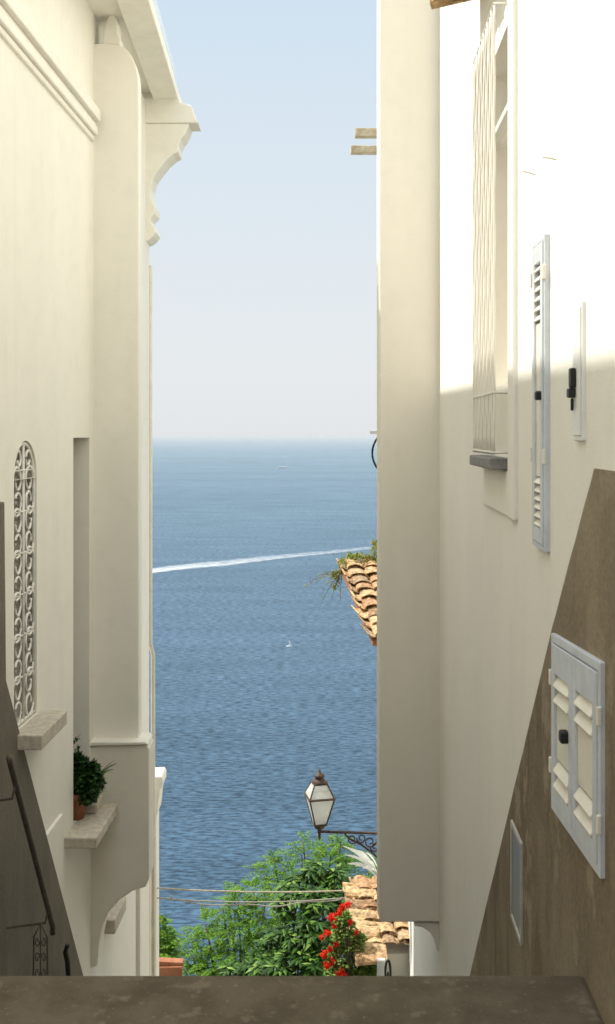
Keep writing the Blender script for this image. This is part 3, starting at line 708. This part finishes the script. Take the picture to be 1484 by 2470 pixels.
tree('feathery_tree', 'taller feathery tree whose bright tips rise behind the lantern bracket', Vector((.2,20.5,CZ-15.8)),
  [(640,2100,20.5,18),(682,2080,20.5,18),(728,2062,20.5,22),(764,2046,20.5,16),(800,2052,20.5,24),(838,2062,20.5,24),(642,2135,20.2,24),(700,2140,20,42),(780,2100,20,46),(850,2115,20,45),(890,2105,20,36),(732,2030,20.5,7),(822,2030,20.5,7),(660,2070,20.5,6)], M['fern'],'fern', 9, 1.1, .36)
tree('broadleaf_tree', 'dark glossy broadleaf tree in front of the feathery trees below the lantern', Vector((.1,15.8,CZ-13.2)),
  [(712,2130,16,28),(756,2108,16,34),(805,2116,16,32),(695,2185,15.8,38),(755,2178,15.6,50),(812,2180,15.8,42),(705,2260,15.5,48),(760,2260,15.3,55),(645,2325,15.5,40),(700,2330,15.2,55),(760,2330,15.1,50),(598,2342,15.6,28),(680,2400,15.2,70),(560,2342,15.7,20),(820,2250,15.7,40),(652,2262,15.8,22)], M['broad'],'broad', 13, 1.0)
tree('feathery_shrub', 'small feathery shrub squeezed beside the left pier above the terracotta tiles', Vector((-1.9,14.5,CZ-12.4)),
  [(383,2240,14.5,18),(395,2262,14.5,20),(385,2290,14.4,28),(408,2300,14.4,14)], M['fern'],'fern', 17, 2.0, .18)

# boats
def boat(label, px, py, L, cabin=True, mast=False, head=1):
    Y = (CZ-SEA)*F/(py-HY); c = Vector(((px-CX)/F*Y, Y, SEA)); rt = thing('boat', label, 'boat', c)
    b = MB(); n = 9; Wd = L*.17
    up_ = [(L*(i/(n-1)-.5), Wd*(1-(max(0,i/(n-1)-.45)/.55)**2)) for i in range(n)]
    ring_t = [c+Vector((head*x, w, L*.13+.04*max(0,x))) for x,w in up_]+[c+Vector((head*x,-w,L*.13+.04*max(0,x))) for x,w in reversed(up_)]
    ring_b = [c+Vector((head*x*.92, w*.6, -.05)) for x,w in up_]+[c+Vector((head*x*.92,-w*.6,-.05)) for x,w in reversed(up_)]
    b.prism(ring_b, ring_t); b.build('hull', M['white'], rt)
    if cabin:
        b = MB(); b.prism([c+Vector((head*x,y,L*.13)) for x,y in ((-.2*L,-.1*L),(.15*L,-.1*L),(.15*L,.1*L),(-.2*L,.1*L))],[c+Vector((head*x,y,L*.27)) for x,y in ((-.2*L,-.08*L),(.07*L,-.08*L),(.07*L,.08*L),(-.2*L,.08*L))]); b.build('cabin', M['shut'], rt, bevel=.05)
    if mast:
        b = MB(); b.tube([c+Vector((0,0,L*.13)),c+Vector((0,0,L*1.1))], L*.02, 6); b.build('mast', M['white'], rt)
        b = MB(); b.add([c+Vector((.05*L,0,L*.3)),c+Vector((.3*L,0.02,L*.3)),c+Vector((.05*L,0,L*1.0))], [(0,1,2)]); b.build('sail', M['white'], rt, normals=False)
boat('tiny white sailing boat alone on the open blue water', 698, 1560, 3.4, True, True)
boat('faint pale vessel low near the horizon', 683, 1129, 32, False, False)

# ---------------------------------------------------------------- light, world, camera
az, tanp = R(10), 1.367
d = Vector((math.cos(az), -math.sin(az), -tanp*math.cos(az))).normalized()
L = bpy.data.lights.new('sun','SUN'); L.energy = 5; L.angle = R(.53); L.color = (1,.965,.89)
so = bpy.data.objects.new('sun', L); C.objects.link(so); so.rotation_euler = d.to_track_quat('-Z','Y').to_euler(); so.location = (-20,0,40)
w = bpy.data.worlds.new('World'); bpy.context.scene.world = w; w.use_nodes = True; nt = w.node_tree
bg = nt.nodes['Background']; sky = nt.nodes.new('ShaderNodeTexSky'); sky.sky_type = 'NISHITA'; sky.sun_disc = False
sky.sun_elevation = math.asin(-d.z); sky.sun_rotation = math.atan2(-d.x, -d.y); sky.air_density = 1.0; sky.dust_density = .5; sky.ozone_density = 1.0
# bright summer haze: pale near the horizon, luminous overhead
tc = N(nt,'ShaderNodeTexCoord'); sx = N(nt,'ShaderNodeSeparateXYZ'); nt.links.new(tc.outputs['Generated'], sx.inputs[0])
hz = ramp(nt, sx.outputs['Z'], [(0,(.775,.80,.82)),(.05,(.80,.825,.845)),(.12,(.785,.83,.865)),(.25,(.72,.81,.885)),(.40,(.63,.765,.89)),(1,(.74,.745,.74))])
bo = N(nt,'ShaderNodeMapRange', interpolation_type='SMOOTHSTEP'); bo.inputs['From Min'].default_value = .42; bo.inputs['From Max'].default_value = .8
bo.inputs['To Min'].default_value = 1/.15; bo.inputs['To Max'].default_value = 2.4/.15; nt.links.new(sx.outputs['Z'], bo.inputs['Value'])
vm = N(nt,'ShaderNodeVectorMath', operation='SCALE'); nt.links.new(bo.outputs[0], vm.inputs['Scale']); nt.links.new(hz, vm.inputs[0])
mc = mix(nt, .97, sky.outputs[0], vm.outputs[0])
nt.links.new(mc, bg.inputs[0]); bg.inputs[1].default_value = .15
sc_ = bpy.context.scene; sc_.view_settings.view_transform = 'Standard'; sc_.view_settings.look = 'None'; sc_.view_settings.exposure = 0
cam = bpy.data.cameras.new('camera'); co = bpy.data.objects.new('camera', cam); C.objects.link(co)
co.location = (0,0,CZ); co.rotation_euler = (R(90),0,0)
cam.sensor_fit = 'VERTICAL'; cam.sensor_height = 36; cam.sensor_width = 36; cam.lens = 36*F/2470; cam.shift_y = -(1235-HY)/2470
cam.clip_start = .05; cam.clip_end = 500000
cam.dof.use_dof = True; cam.dof.focus_distance = 11; cam.dof.aperture_fstop = 9
sc_.camera = co
